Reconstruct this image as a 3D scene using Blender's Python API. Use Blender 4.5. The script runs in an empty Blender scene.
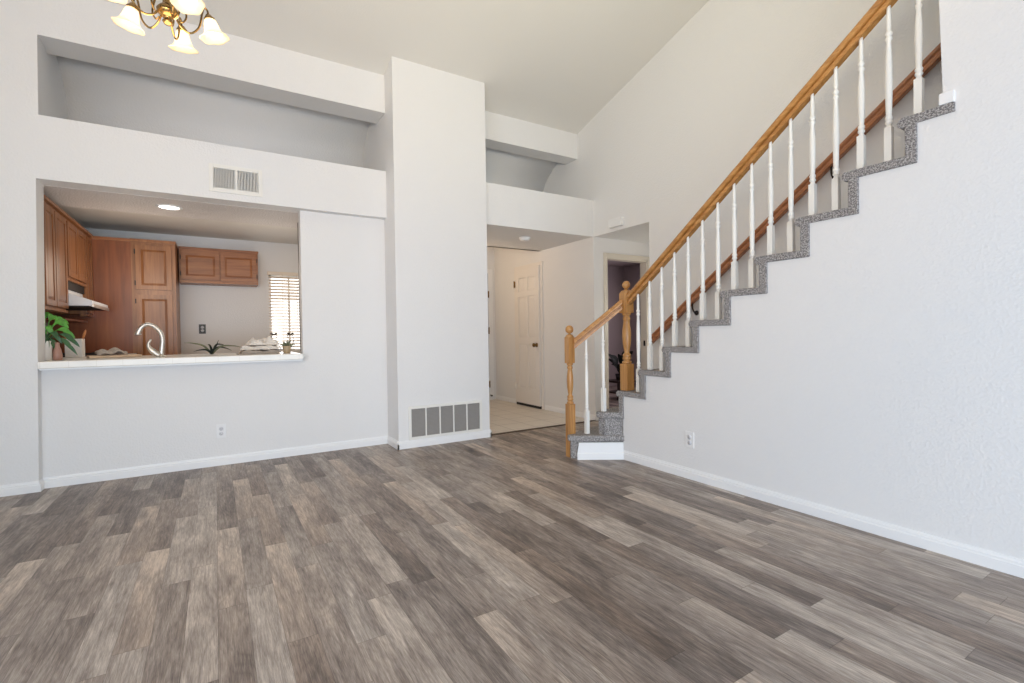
import bpy, bmesh, math, random
from mathutils import Vector, Matrix

C = bpy.context.scene.collection
SC = bpy.context.scene
PI = math.pi

# ------------------------------------------------------------------ camera
def make_camera():
    cd = bpy.data.cameras.new('camera')
    co = bpy.data.objects.new('camera', cd)
    C.objects.link(co)
    yaw, pitch, roll = .5477, -.0156, -.0144
    fwd = Vector((math.sin(yaw) * math.cos(pitch), math.cos(yaw) * math.cos(pitch), math.sin(pitch)))
    r0 = Vector((math.cos(yaw), -math.sin(yaw), 0))
    u0 = r0.cross(fwd)
    c, s = math.cos(roll), math.sin(roll)
    r = r0 * c + u0 * s
    u = u0 * c - r0 * s
    m = Matrix((r, u, -fwd)).transposed().to_4x4()
    m.translation = Vector((0, 0, 1.0616))
    co.matrix_world = m
    cd.sensor_width = 36
    cd.sensor_fit = 'HORIZONTAL'
    cd.lens = 486.1835 * 36 / 1024
    cd.clip_start = .02
    SC.camera = co
make_camera()

# ------------------------------------------------------------------ light
SC.view_settings.view_transform = 'Standard'
SC.view_settings.look = 'None'
SC.view_settings.gamma = 1
SC.view_settings.use_curve_mapping = False
SC.view_settings.exposure = 0.0

W = bpy.data.worlds.new('daylight')
SC.world = W
W.use_nodes = True
bgn = W.node_tree.nodes['Background']
bgn.inputs[0].default_value = (.93, .96, 1.0, 1)
bgn.inputs[1].default_value = .05

def area(name, loc, target, sx, sy, power, col, spread=180):
    l = bpy.data.lights.new(name, 'AREA')
    l.shape = 'RECTANGLE'; l.size = sx; l.size_y = sy
    l.energy = power; l.color = col; l.spread = math.radians(spread)
    o = bpy.data.objects.new(name, l)
    C.objects.link(o)
    o.location = loc
    d = Vector(target) - Vector(loc)
    o.rotation_euler = d.to_track_quat('-Z', 'Y').to_euler()
    return o
def point(name, loc, power, col, r=.05):
    l = bpy.data.lights.new(name, 'POINT')
    l.energy = power; l.color = col; l.shadow_soft_size = r
    o = bpy.data.objects.new(name, l)
    C.objects.link(o); o.location = loc
    return o
# added fill lights without fixtures, and the daylight of the kitchen window
area('low_blue_fill', (.3, -3.1, .75), (1.2, 4, .5), 5.0, 1.3, 222, (.71, .85, 1.0))  # added low fill behind the camera, turns the lower walls bluer; no doors modelled
area('left_blue_fill', (-2.9, -1.2, 1.4), (2.9, 2.2, .8), 2.4, 1.8, 114, (.74, .81, .95))  # added side fill for the stair wall, hangs in the open with no window
area('ceiling_fill', (-.7, -.9, 2.0), (.9, 3.0, 4.1), 1.0, 1.0, 31, (1.0, .64, .26), 115)  # added fill aimed upward to brighten the vaulted ceiling and upper walls
area('near_ceiling_fill', (.6, .2, 2.2), (2.2, 2.4, 4.3), .6, .6, 13, (1.0, .96, .6), 90)  # second added upward fill, for the ceiling nearer the stairs
area('kitchen_window_daylight', (.87, 7.05, 1.4), (0, 5.2, 1.2), .45, .9, 2, (.95, .97, 1.0))
point('kitchen_fill_left', (-.6, 5.8, 1.65), 6.5, (1.0, .87, .72), .25)  # added fill in mid-air, no fixture, lifts the left of the raised ceiling
point('kitchen_fill_right', (.55, 5.85, 1.7), 6.0, (1.0, .87, .72), .25)  # its added partner on the right, also without a fixture
point('entry_warm_fill', (2.72, 6.0, 2.05), 12, (1.0, .74, .5), .12)  # added warm fill hidden behind the column, lights soffit and closet wall
point('hall_fill', (4.75, 3.9, 1.2), 6, (1.0, .97, .86), .15)  # added fill at waist height in the side hall, no fixture
area('bedroom_fill', (6.9, 5.6, 1.4), (5, 5.8, 1.2), 1.0, 1.0, 17, (1.0, .86, .96))  # added fill for the dim room, no window there

# ------------------------------------------------------------------ materials
MATS = {}
def nt(name):
    m = bpy.data.materials.new(name); m.use_nodes = True
    t = m.node_tree
    return m, t, t.nodes, t.links, t.nodes['Principled BSDF']
def lin(c):
    return tuple(((x / 255) / 12.92 if x / 255 < .04045 else ((x / 255 + .055) / 1.055) ** 2.4) for x in c) + (1,)
def plain(name, rgb, rough=.5, metal=0, bump=0, bscale=60, emit=None, estr=0, var=0.0, coat=0, trans=0):
    m, t, N, L, B = nt(name)
    B.inputs['Base Color'].default_value = lin(rgb)
    B.inputs['Roughness'].default_value = rough
    B.inputs['Metallic'].default_value = metal
    if coat: B.inputs['Coat Weight'].default_value = coat
    if trans: B.inputs['Transmission Weight'].default_value = trans
    geo = N.new('ShaderNodeNewGeometry')
    if bump or var:
        no = N.new('ShaderNodeTexNoise'); no.inputs['Scale'].default_value = bscale; no.inputs['Detail'].default_value = 3
        L.new(geo.outputs['Position'], no.inputs['Vector'])
        if bump:
            b = N.new('ShaderNodeBump'); b.inputs['Strength'].default_value = bump; b.inputs['Distance'].default_value = .004
            L.new(no.outputs['Fac'], b.inputs['Height']); L.new(b.outputs['Normal'], B.inputs['Normal'])
        if var:
            r = N.new('ShaderNodeValToRGB')
            c = lin(rgb)
            r.color_ramp.elements[0].position = .3; r.color_ramp.elements[1].position = .7
            r.color_ramp.elements[0].color = tuple(x * (1 - var) for x in c[:3]) + (1,)
            r.color_ramp.elements[1].color = tuple(min(1, x * (1 + var)) for x in c[:3]) + (1,)
            L.new(no.outputs['Fac'], r.inputs['Fac']); L.new(r.outputs['Color'], B.inputs['Base Color'])
    if emit:
        B.inputs['Emission Color'].default_value = lin(emit); B.inputs['Emission Strength'].default_value = estr
    MATS[name] = m
    return m
def wood(name, dark, mid, light, axis='Z', scale=9, rough=.38, local=True, coat=.15):
    """grain running along one axis, streaked noise through a colour ramp"""
    m, t, N, L, B = nt(name)
    tc = N.new('ShaderNodeTexCoord'); geo = N.new('ShaderNodeNewGeometry')
    mp = N.new('ShaderNodeMapping')
    s = [scale * 3.2] * 3; s['XYZ'.index(axis)] = scale * .22
    mp.inputs['Scale'].default_value = s
    oi = N.new('ShaderNodeObjectInfo')
    add = N.new('ShaderNodeVectorMath'); add.operation = 'ADD'
    mul = N.new('ShaderNodeMath'); mul.operation = 'MULTIPLY'; mul.inputs[1].default_value = 7
    L.new(oi.outputs['Random'], mul.inputs[0])
    L.new(tc.outputs['Object'] if local else geo.outputs['Position'], add.inputs[0]); L.new(mul.outputs[0], add.inputs[1])
    L.new(add.outputs[0], mp.inputs['Vector'])
    n1 = N.new('ShaderNodeTexNoise'); n1.inputs['Scale'].default_value = 1.0; n1.inputs['Detail'].default_value = 6; n1.inputs['Roughness'].default_value = .6; n1.inputs['Distortion'].default_value = .6
    L.new(mp.outputs[0], n1.inputs['Vector'])
    r = N.new('ShaderNodeValToRGB')
    r.color_ramp.elements[0].position = .28; r.color_ramp.elements[0].color = lin(dark)
    r.color_ramp.elements[1].position = .75; r.color_ramp.elements[1].color = lin(light)
    e = r.color_ramp.elements.new(.5); e.color = lin(mid)
    L.new(n1.outputs['Fac'], r.inputs['Fac']); L.new(r.outputs['Color'], B.inputs['Base Color'])
    B.inputs['Roughness'].default_value = rough
    B.inputs['Coat Weight'].default_value = coat
    B.inputs['Coat Roughness'].default_value = .25
    b = N.new('ShaderNodeBump'); b.inputs['Strength'].default_value = .12; b.inputs['Distance'].default_value = .002
    L.new(n1.outputs['Fac'], b.inputs['Height']); L.new(b.outputs['Normal'], B.inputs['Normal'])
    MATS[name] = m
    return m
def wall_paint(name, rgb, bump=.35):
    """painted drywall with a knock-down texture"""
    m, t, N, L, B = nt(name)
    B.inputs['Base Color'].default_value = lin(rgb)
    B.inputs['Roughness'].default_value = .62
    B.inputs['Specular IOR Level'].default_value = .3
    geo = N.new('ShaderNodeNewGeometry')
    no = N.new('ShaderNodeTexNoise'); no.inputs['Scale'].default_value = 70; no.inputs['Detail'].default_value = 2
    n2 = N.new('ShaderNodeTexVoronoi'); n2.inputs['Scale'].default_value = 75
    ad = N.new('ShaderNodeMath'); ad.operation = 'ADD'
    L.new(geo.outputs['Position'], no.inputs['Vector']); L.new(geo.outputs['Position'], n2.inputs['Vector'])
    L.new(no.outputs['Fac'], ad.inputs[0]); L.new(n2.outputs['Distance'], ad.inputs[1])
    b = N.new('ShaderNodeBump'); b.inputs['Strength'].default_value = bump; b.inputs['Distance'].default_value = .003
    L.new(ad.outputs[0], b.inputs['Height']); L.new(b.outputs['Normal'], B.inputs['Normal'])
    MATS[name] = m
    return m
def plank_floor(name):
    m, t, N, L, B = nt(name)
    def M(op, a, b=None, c=None):
        n = N.new('ShaderNodeMath'); n.operation = op
        for i, v in enumerate((a, b, c)):
            if v is None: continue
            if isinstance(v, (int, float)): n.inputs[i].default_value = v
            else: L.new(v, n.inputs[i])
        return n.outputs[0]
    geo = N.new('ShaderNodeNewGeometry'); sp = N.new('ShaderNodeSeparateXYZ')
    L.new(geo.outputs['Position'], sp.inputs[0])
    wd, ln = .102, .92
    xr = M('DIVIDE', M('ADD', sp.outputs['X'], 20.005), wd)
    row = M('FLOOR', xr)
    w1 = N.new('ShaderNodeTexWhiteNoise'); w1.noise_dimensions = '1D'; L.new(row, w1.inputs['W'])
    yr = M('ADD', M('DIVIDE', M('ADD', sp.outputs['Y'], 20), ln), M('MULTIPLY', w1.outputs['Value'], 7.31))
    col = M('FLOOR', yr)
    cv = N.new('ShaderNodeCombineXYZ'); L.new(row, cv.inputs[0]); L.new(col, cv.inputs[1])
    w2 = N.new('ShaderNodeTexWhiteNoise'); w2.noise_dimensions = '2D'; L.new(cv.outputs[0], w2.inputs['Vector'])
    sc = N.new('ShaderNodeSeparateColor'); L.new(w2.outputs['Color'], sc.inputs[0])
    # grain coordinates, shifted for every plank
    def grain(kx, ky, shift, detail, rough, dist):
        vx = M('ADD', M('MULTIPLY', sp.outputs['X'], kx), M('MULTIPLY', sc.outputs[0], shift))
        vy = M('ADD', M('MULTIPLY', sp.outputs['Y'], ky), M('MULTIPLY', sc.outputs[1], shift))
        cvn = N.new('ShaderNodeCombineXYZ'); L.new(vx, cvn.inputs[0]); L.new(vy, cvn.inputs[1])
        n = N.new('ShaderNodeTexNoise'); n.inputs['Scale'].default_value = 1
        n.inputs['Detail'].default_value = detail; n.inputs['Roughness'].default_value = rough; n.inputs['Distortion'].default_value = dist
        L.new(cvn.outputs[0], n.inputs['Vector'])
        return n
    g1 = grain(16, 3.2, 70, 3, .55, .5)      # weathered patches
    g2 = grain(95, 5.0, 90, 6, .72, .3)
    g4 = grain(400, 17, 90, 3, .7, .2)    # fine pores     # streaks and pores
    g3 = grain(6.5, 1.1, 50, 1, .4, .2)      # slow field whose contours are the cathedral rings
    rings = M('POWER', M('ABSOLUTE', M('SINE', M('MULTIPLY', g3.outputs['Fac'], 60))), .6)
    fyr = M('FRACT', yr); fxr = M('FRACT', xr)
    drift = M('MULTIPLY', M('SUBTRACT', fyr, .5), M('SUBTRACT', sc.outputs[0], .35))
    tone = M('ADD', M('MULTIPLY', M('SUBTRACT', sc.outputs[2], .5), .37), M('MULTIPLY', M('SUBTRACT', g1.outputs['Fac'], .5), .75))
    tone = M('ADD', tone, M('MULTIPLY', M('SUBTRACT', g2.outputs['Fac'], .5), .95))
    tone = M('ADD', tone, M('MULTIPLY', M('SUBTRACT', g4.outputs['Fac'], .5), .75))
    tone = M('ADD', tone, M('MULTIPLY', M('SUBTRACT', rings, .65), .08))
    tone = M('ADD', tone, M('MULTIPLY', drift, .34))
    tone = M('ADD', tone, .545)
    r = N.new('ShaderNodeValToRGB'); cr = r.color_ramp
    cr.elements[0].position = .12; cr.elements[0].color = lin((78, 69, 65))
    cr.elements[1].position = .95; cr.elements[1].color = lin((212, 202, 192))
    for p, c in ((.32, (108, 97, 91)), (.5, (138, 126, 118)), (.68, (165, 154, 145)), (.82, (188, 177, 167))):
        e = cr.elements.new(p); e.color = lin(c)
    L.new(tone, r.inputs['Fac'])
    # some planks lean brown
    mx = N.new('ShaderNodeMix'); mx.data_type = 'RGBA'; mx.blend_type = 'MULTIPLY'
    br = M('MULTIPLY', M('POWER', sc.outputs[0], 2.0), M('MULTIPLY', g1.outputs['Fac'], 1.0))
    L.new(br, mx.inputs['Factor']); L.new(r.outputs['Color'], mx.inputs[6]); mx.inputs[7].default_value = (1.0, .86, .74, 1)
    # seams
    sx = M('LESS_THAN', M('MINIMUM', fxr, M('SUBTRACT', 1, fxr)), .010)
    sy = M('LESS_THAN', M('MINIMUM', fyr, M('SUBTRACT', 1, fyr)), .0016)
    seam = M('MAXIMUM', sx, sy)
    m2 = N.new('ShaderNodeMix'); m2.data_type = 'RGBA'; m2.blend_type = 'MULTIPLY'
    L.new(M('MULTIPLY', seam, .6), m2.inputs['Factor']); L.new(mx.outputs[2], m2.inputs[6]); m2.inputs[7].default_value = (.45, .42, .4, 1)
    L.new(m2.outputs[2], B.inputs['Base Color'])
    L.new(M('ADD', .36, M('MULTIPLY', g2.outputs['Fac'], .16)), B.inputs['Roughness'])
    b = N.new('ShaderNodeBump'); b.inputs['Strength'].default_value = .10; b.inputs['Distance'].default_value = .002
    L.new(M('SUBTRACT', g4.outputs['Fac'], seam), b.inputs['Height']); L.new(b.outputs['Normal'], B.inputs['Normal'])
    MATS[name] = m
    return m
def tile(name, rgb, grout, size, off=(0, 0), gw=.012, rough=.35, axes='XY'):
    m, t, N, L, B = nt(name)
    geo = N.new('ShaderNodeNewGeometry'); sp = N.new('ShaderNodeSeparateXYZ'); L.new(geo.outputs['Position'], sp.inputs[0])
    outs = []
    for i, ax in enumerate(axes):
        a = N.new('ShaderNodeMath'); a.operation = 'ADD'; a.inputs[1].default_value = 20 + off[i]; L.new(sp.outputs[ax], a.inputs[0])
        d = N.new('ShaderNodeMath'); d.operation = 'DIVIDE'; d.inputs[1].default_value = size; L.new(a.outputs[0], d.inputs[0])
        fr = N.new('ShaderNodeMath'); fr.operation = 'FRACT'; L.new(d.outputs[0], fr.inputs[0])
        lt = N.new('ShaderNodeMath'); lt.operation = 'LESS_THAN'; lt.inputs[1].default_value = gw / size; L.new(fr.outputs[0], lt.inputs[0])
        outs.append(lt.outputs[0])
    s = outs[0]
    if len(outs) > 1:
        mxm = N.new('ShaderNodeMath'); mxm.operation = 'MAXIMUM'; L.new(outs[0], mxm.inputs[0]); L.new(outs[1], mxm.inputs[1]); s = mxm.outputs[0]
    mx = N.new('ShaderNodeMix'); mx.data_type = 'RGBA'
    no = N.new('ShaderNodeTexNoise'); no.inputs['Scale'].default_value = 6; no.inputs['Detail'].default_value = 4; L.new(geo.outputs['Position'], no.inputs['Vector'])
    r = N.new('ShaderNodeValToRGB'); r.color_ramp.elements[0].color = lin(tuple(x * .94 for x in rgb)); r.color_ramp.elements[1].color = lin(tuple(min(255, x * 1.03) for x in rgb))
    L.new(no.outputs['Fac'], r.inputs['Fac'])
    L.new(s, mx.inputs['Factor']); L.new(r.outputs['Color'], mx.inputs[6]); mx.inputs[7].default_value = lin(grout)
    L.new(mx.outputs[2], B.inputs['Base Color']); B.inputs['Roughness'].default_value = rough
    MATS[name] = m
    return m
def carpet_mat(name):
    m, t, N, L, B = nt(name)
    geo = N.new('ShaderNodeNewGeometry')
    n1 = N.new('ShaderNodeTexNoise'); n1.inputs['Scale'].default_value = 130; n1.inputs['Detail'].default_value = 3; n1.inputs['Roughness'].default_value = .7
    L.new(geo.outputs['Position'], n1.inputs['Vector'])
    r = N.new('ShaderNodeValToRGB'); cr = r.color_ramp
    cr.elements[0].position = .40; cr.elements[0].color = lin((106, 103, 103))
    cr.elements[1].position = .60; cr.elements[1].color = lin((192, 188, 185))
    e = cr.elements.new(.5); e.color = lin((146, 142, 141))
    L.new(n1.outputs['Fac'], r.inputs['Fac']); L.new(r.outputs['Color'], B.inputs['Base Color'])
    B.inputs['Roughness'].default_value = 1; B.inputs['Specular IOR Level'].default_value = .05
    b = N.new('ShaderNodeBump'); b.inputs['Strength'].default_value = .9; b.inputs['Distance'].default_value = .006
    L.new(n1.outputs['Fac'], b.inputs['Height']); L.new(b.outputs['Normal'], B.inputs['Normal'])
    MATS[name] = m
    return m

WALL = wall_paint('wall_paint', (232, 231, 230))
CEIL = wall_paint('ceiling_paint', (230, 227, 221), .15)
KCEIL = wall_paint('kitchen_ceiling_paint', (222, 217, 214), .9)
PURPLE = wall_paint('mauve_paint', (178, 168, 168))
TRIM = plain('white_trim', (240, 240, 240), .35)
DOORW = plain('white_door_paint', (232, 227, 221), .4)
FLOOR = plank_floor('grey_oak_planks')
TILE = tile('cream_floor_tile', (222, 214, 203), (186, 178, 168), .305, (.1, .13))
CTILE = tile('white_counter_tile', (240, 236, 228), (226, 221, 212), .152, (.05, 0), .003, .25, 'X')
CARPET = carpet_mat('grey_speckled_carpet')
OAK = wood('honey_oak', (152, 102, 52), (184, 132, 74), (206, 158, 98), 'Z', 12)
OAKY = wood('honey_oak_rail', (150, 98, 46), (182, 128, 68), (206, 156, 94), 'Y', 12)
RAILW = wood('brown_wall_rail', (136, 84, 50), (168, 108, 68), (188, 128, 84), 'Y', 12)
CAB = wood('red_brown_oak', (116, 72, 40), (146, 94, 55), (170, 115, 71), 'Z', 8)
CABH = wood('red_brown_oak_level', (116, 68, 38), (146, 90, 53), (170, 112, 70), 'X', 8)
CABP = wood('red_brown_panel', (106, 52, 24), (134, 71, 36), (156, 90, 48), 'Z', 4)
WHITEB = plain('white_baluster_paint', (240, 238, 232), .35)
BRASS = plain('antique_brass', (150, 122, 78), .25, 1)
BRASSD = plain('dark_brass', (128, 100, 62), .35, 1)
STEEL = plain('brushed_nickel', (214, 208, 200), .42, 1)
HOODW = plain('white_hood_enamel', (235, 236, 240), .3)
DARK = plain('dark_recess', (44, 40, 38), .7)
BLACK = plain('black_plastic', (30, 28, 30), .4)
IRON = plain('dark_iron', (58, 50, 46), .45, .6)
GRILLEW = plain('white_grille_enamel', (236, 234, 228), .4)
FILTER = plain('grey_filter', (120, 116, 112), .9)
LOUVER = plain('grey_louver', (160, 156, 152), .5)
GREYDUCT = plain('grey_duct', (118, 112, 104), .8)
PLATE = plain('white_plate_plastic', (236, 236, 236), .35)
SOCKET = plain('socket_grey', (218, 218, 222), .4)
SLOT = plain('slot_dark', (120, 118, 122), .5)
def shade_mat(name):
    m, t, N, L, B = nt(name)
    B.inputs['Base Color'].default_value = lin((254, 244, 222)); B.inputs['Roughness'].default_value = .35
    B.inputs['Emission Color'].default_value = lin((255, 236, 200)); B.inputs['Emission Strength'].default_value = .30
    tr = N.new('ShaderNodeBsdfTranslucent'); tr.inputs[0].default_value = lin((255, 246, 226))
    mx = N.new('ShaderNodeMixShader'); mx.inputs[0].default_value = .55
    L.new(B.outputs[0], mx.inputs[1]); L.new(tr.outputs[0], mx.inputs[2])
    L.new(mx.outputs[0], N['Material Output'].inputs['Surface'])
    return m
GLASS_SHADE = shade_mat('alabaster_glass')
BULB = plain('lit_bulb', (255, 250, 236), .3, emit=(255, 242, 214), estr=7)
LENS = plain('lit_lens', (255, 255, 255), .3, emit=(255, 248, 240), estr=5)
LEAF = plain('green_leaf', (92, 160, 62), .45, var=.35, bscale=25)
LEAFD = plain('dark_green_leaf', (50, 92, 52), .45, var=.3, bscale=25)
LEAFG = plain('grey_green_leaf', (108, 112, 84), .6, var=.3, bscale=25)
LEAFK = plain('blackish_leaf', (24, 36, 30), .85, var=.3, bscale=25)
CERAMIC = plain('white_ceramic', (236, 232, 226), .3)
TERRA = plain('pale_clay', (186, 164, 132), .7, bump=.2)
PINKG = plain('dusty_pink_ceramic', (166, 124, 108), .4)
SPOON = plain('spoon_wood', (198, 128, 76), .5)
BOARDW = plain('pale_board_wood', (206, 180, 152), .55, var=.12, bscale=18)
CLOTH = plain('grey_linen', (226, 218, 208), .95, bump=.6, bscale=140, var=.22)
CLOTHD = plain('taupe_linen', (176, 164, 152), .95, bump=.6, bscale=140, var=.2)
SLATW = plain('white_blind_slat', (238, 226, 210), .5)
GLOWP = plain('outdoor_glow', (255, 255, 255), .5, emit=(255, 250, 244), estr=1.6)
STRIP = plain('dark_threshold', (92, 78, 66), .5)
DKWOOD = plain('dark_stand_wood', (54, 40, 34), .5)

# ------------------------------------------------------------------ mesh helpers
def box(bm, x0, x1, y0, y1, z0, z1, bevel=0, seg=2):
    vs = [bm.verts.new(p) for p in ((x0, y0, z0), (x1, y0, z0), (x1, y1, z0), (x0, y1, z0), (x0, y0, z1), (x1, y0, z1), (x1, y1, z1), (x0, y1, z1))]
    fs = [bm.faces.new([vs[i] for i in f]) for f in ((3, 2, 1, 0), (4, 5, 6, 7), (0, 1, 5, 4), (1, 2, 6, 5), (2, 3, 7, 6), (3, 0, 4, 7))]
    if bevel:
        es = list({e for f in fs for e in f.edges})
        bmesh.ops.bevel(bm, geom=es, offset=bevel, segments=seg, profile=.6, affect='EDGES')
    return fs
def prism(bm, pts, lo, hi, axis='X', bevel=0, seg=2):
    """polygon pts (in the two other axes, cyclic order) extruded along axis"""
    def mk(p, v):
        return {'X': (v, p[0], p[1]), 'Y': (p[0], v, p[1]), 'Z': (p[0], p[1], v)}[axis]
    a = [bm.verts.new(mk(p, lo)) for p in pts]
    b = [bm.verts.new(mk(p, hi)) for p in pts]
    n = len(pts)
    fs = [bm.faces.new(a), bm.faces.new(list(reversed(b)))]
    for i in range(n):
        fs.append(bm.faces.new((a[(i + 1) % n], a[i], b[i], b[(i + 1) % n])))
    bmesh.ops.recalc_face_normals(bm, faces=fs)
    if bevel:
        es = list({e for f in fs for e in f.edges})
        bmesh.ops.bevel(bm, geom=es, offset=bevel, segments=seg, profile=.6, affect='EDGES', clamp_overlap=True)
    return fs
def lathe(bm, prof, seg=24, loc=(0, 0, 0), mat=None, wave=None):
    """prof: list of (radius, z); mat optional 4x4 applied"""
    rings = []
    for r, z in prof:
        ring = []
        for i in range(seg):
            a = 2 * PI * i / seg
            rr = r * (1 + (wave(a, z) if wave else 0))
            v = Vector((rr * math.cos(a), rr * math.sin(a), z))
            if mat is not None: v = mat @ v
            ring.append(bm.verts.new(v + Vector(loc)))
        rings.append(ring)
    for k in range(len(rings) - 1):
        for i in range(seg):
            f = bm.faces.new((rings[k][i], rings[k][(i + 1) % seg], rings[k + 1][(i + 1) % seg], rings[k + 1][i])); f.smooth = True
    if prof[0][0] > 1e-4: bm.faces.new(list(reversed(rings[0])))
    if prof[-1][0] > 1e-4: bm.faces.new(rings[-1])
    return rings
def smooth_path(pts, n=8):
    P = [Vector(p) for p in pts]
    if len(P) < 3: return P
    out = []
    Q = [P[0] * 2 - P[1]] + P + [P[-1] * 2 - P[-2]]
    for i in range(1, len(Q) - 2):
        for k in range(n):
            t = k / n
            a, b, c, d = Q[i - 1], Q[i], Q[i + 1], Q[i + 2]
            out.append(.5 * ((2 * b) + (c - a) * t + (2 * a - 5 * b + 4 * c - d) * t * t + (3 * b - a - 3 * c + d) * t ** 3))
    out.append(P[-1])
    return out
def tube(bm, pts, r, seg=10, smooth=8, cap=True):
    """r: number or list of radii spread along the path"""
    P = smooth_path(pts, smooth) if smooth else [Vector(p) for p in pts]
    n = len(P)
    rings = []
    up = Vector((0, 0, 1)); prev = None
    for i, p in enumerate(P):
        d = (P[min(i + 1, n - 1)] - P[max(i - 1, 0)]).normalized()
        if prev is None:
            s = d.cross(up)
            if s.length < .05: s = d.cross(Vector((1, 0, 0)))
            s.normalize()
        else:
            s = prev - d * prev.dot(d); s.normalize()
        prev = s
        u = s.cross(d)
        if isinstance(r, (list, tuple)):
            t = i / (n - 1) * (len(r) - 1); k = min(int(t), len(r) - 2); rr = r[k] + (r[k + 1] - r[k]) * (t - k)
        else: rr = r
        rings.append([bm.verts.new(p + (s * math.cos(2 * PI * j / seg) + u * math.sin(2 * PI * j / seg)) * rr) for j in range(seg)])
    for k in range(n - 1):
        for j in range(seg):
            f = bm.faces.new((rings[k][j], rings[k][(j + 1) % seg], rings[k + 1][(j + 1) % seg], rings[k + 1][j])); f.smooth = True
    if cap:
        bm.faces.new(list(reversed(rings[0]))); bm.faces.new(rings[-1])
def leaf(bm, base, tip, width, droop=0, nrm=(0, 0, 1), n=8, fold=.25):
    """a curved blade with thickness-free faces on both halves (a real leaf is a thin sheet)"""
    b, t = Vector(base), Vector(tip)
    d = (t - b); s = d.cross(Vector(nrm)).normalized(); upv = s.cross(d).normalized()
    L_ = d.length
    rows = []
    for i in range(n + 1):
        q = i / n
        c = b + d * q + Vector((0, 0, 1)) * (droop * 4 * q * (1 - q))
        w = width * math.sin(PI * min(1, q * .92 + .08)) ** .8 * .5
        rows.append((bm.verts.new(c - s * w + upv * w * fold), bm.verts.new(c), bm.verts.new(c + s * w + upv * w * fold)))
    for i in range(n):
        for k in (0, 1):
            f = bm.faces.new((rows[i][k], rows[i][k + 1], rows[i + 1][k + 1], rows[i + 1][k])); f.smooth = True
def obj(name, bm, mat, parent=None, loc=(0, 0, 0), rz=0, smooth=False):
    bmesh.ops.recalc_face_normals(bm, faces=bm.faces[:])
    me = bpy.data.meshes.new(name); bm.to_mesh(me); bm.free()
    if smooth:
        for p in me.polygons: p.use_smooth = True
    me.materials.append(mat)
    o = bpy.data.objects.new(name, me); C.objects.link(o)
    o.location = loc; o.rotation_euler = (0, 0, rz)
    if parent: o.parent = parent
    return o
def tag(o, label, cat, group=None, kind=None):
    o['label'] = label; o['category'] = cat
    if group: o['group'] = group
    if kind: o['kind'] = kind
    return o
def thing(name, label, cat, loc=(0, 0, 0), rz=0, group=None):
    o = bpy.data.objects.new(name, None); C.objects.link(o)
    o.empty_display_size = .05
    o.location = loc; o.rotation_euler = (0, 0, rz)
    return tag(o, label, cat, group)
def struct(name, bm, mat, label, cat, parent=None):
    o = obj(name, bm, mat, parent)
    if not parent: tag(o, label, cat, kind='structure')
    return o
def N_(): return bmesh.new()
def B_(*a, **k):
    bm = bmesh.new(); box(bm, *a, **k); return bm

# ------------------------------------------------------------------ dimensions
YF = 4.65          # face of the wall with the pass-through
XC0, XC1, YC = 1.438, 2.405, 4.41   # white column
XR, YH = 3.894, 4.479               # far wall of the stairs; hall header
XS = 2.90                           # stair side wall
ZSH = 2.647                         # plant shelf top
def zc(y): return 3.5543 + .2793 * (4.6938 - y)

# ------------------------------------------------------------------ the room shell
struct('floor', B_(-3, 7.3, -3.2, 7.3, -.1, 0), FLOOR, 'grey brown wood plank floor of the empty living room', 'floor')
struct('floor_entry', B_(XC1, XR, YH + .02, 6.95, -.05, .004), TILE, 'cream square tile floor of the entry beyond the planks', 'floor')
struct('trim_1', B_(XC1, XR - .0, YH - .02, YH + .022, 0, .008, bevel=.003), STRIP, 'dark threshold strip between plank floor and cream tile', 'floor trim')
bm = N_(); prism(bm, [(-3.2, zc(-3.2)), (5.0, zc(5.0)), (5.0, zc(5.0) + .12), (-3.2, zc(-3.2) + .12)], -3, 4.0, 'X')
struct('ceiling', bm, CEIL, 'cream vaulted ceiling sloping up over the living room', 'ceiling')

bm = N_(); prism(bm, [(1.2, 0), (4.66, 0), (4.66, zc(4.66)), (1.2, zc(1.2))], -2.1, -1.95, 'X')
struct('wall_left', bm, WALL, 'white wall at left end of the dining side', 'wall')
bm = N_()
prism(bm, [(-1.96, 0), (-1.082, 0), (-1.05, 2.2), (-1.028, ZSH), (-1.022, 3.2), (-1.022, 3.66), (-1.96, 3.66)], YF, 4.83, 'Y')
box(bm, -1.96, -1.028, 4.8301, 5.62, 2.25, 3.62)
struct('wall_pier', bm, WALL, 'white wall section at far left of the pass-through opening', 'wall')
struct('wall_header', B_(-1.052, XC0 + .02, YF - .0008, 5.5, 2.2, ZSH), WALL, 'white header with plant shelf above the kitchen pass-through', 'wall')
struct('beam_niche', B_(-1.03, XC0 + .02, YF - .0008, 4.925, 3.207, 3.64), WALL, 'white beam under sloped ceiling above the long plant shelf', 'beam')
COVE = [(4.90, 3.50), (4.96, 3.44), (5.04, 3.385), (5.12, 3.335), (5.20, 3.29), (5.28, 3.24), (5.36, 3.185), (5.42, 3.135), (5.465, 3.085), (5.495, 3.03), (5.51, 2.97), (5.515, 2.90), (5.515, 2.60)]
def cove(name, x0, x1, label):
    bm = N_(); prism(bm, COVE + [(5.62, 2.60), (5.62, 3.62), (4.90, 3.62)], x0, x1, 'X')
    for f in bm.faces: f.smooth = len(f.verts) == 4
    struct(name, bm, WALL, label, 'wall')
cove('wall_niche_back', -1.06, XC0 + .02, 'curved sloping back of the long plant shelf niche')
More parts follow.
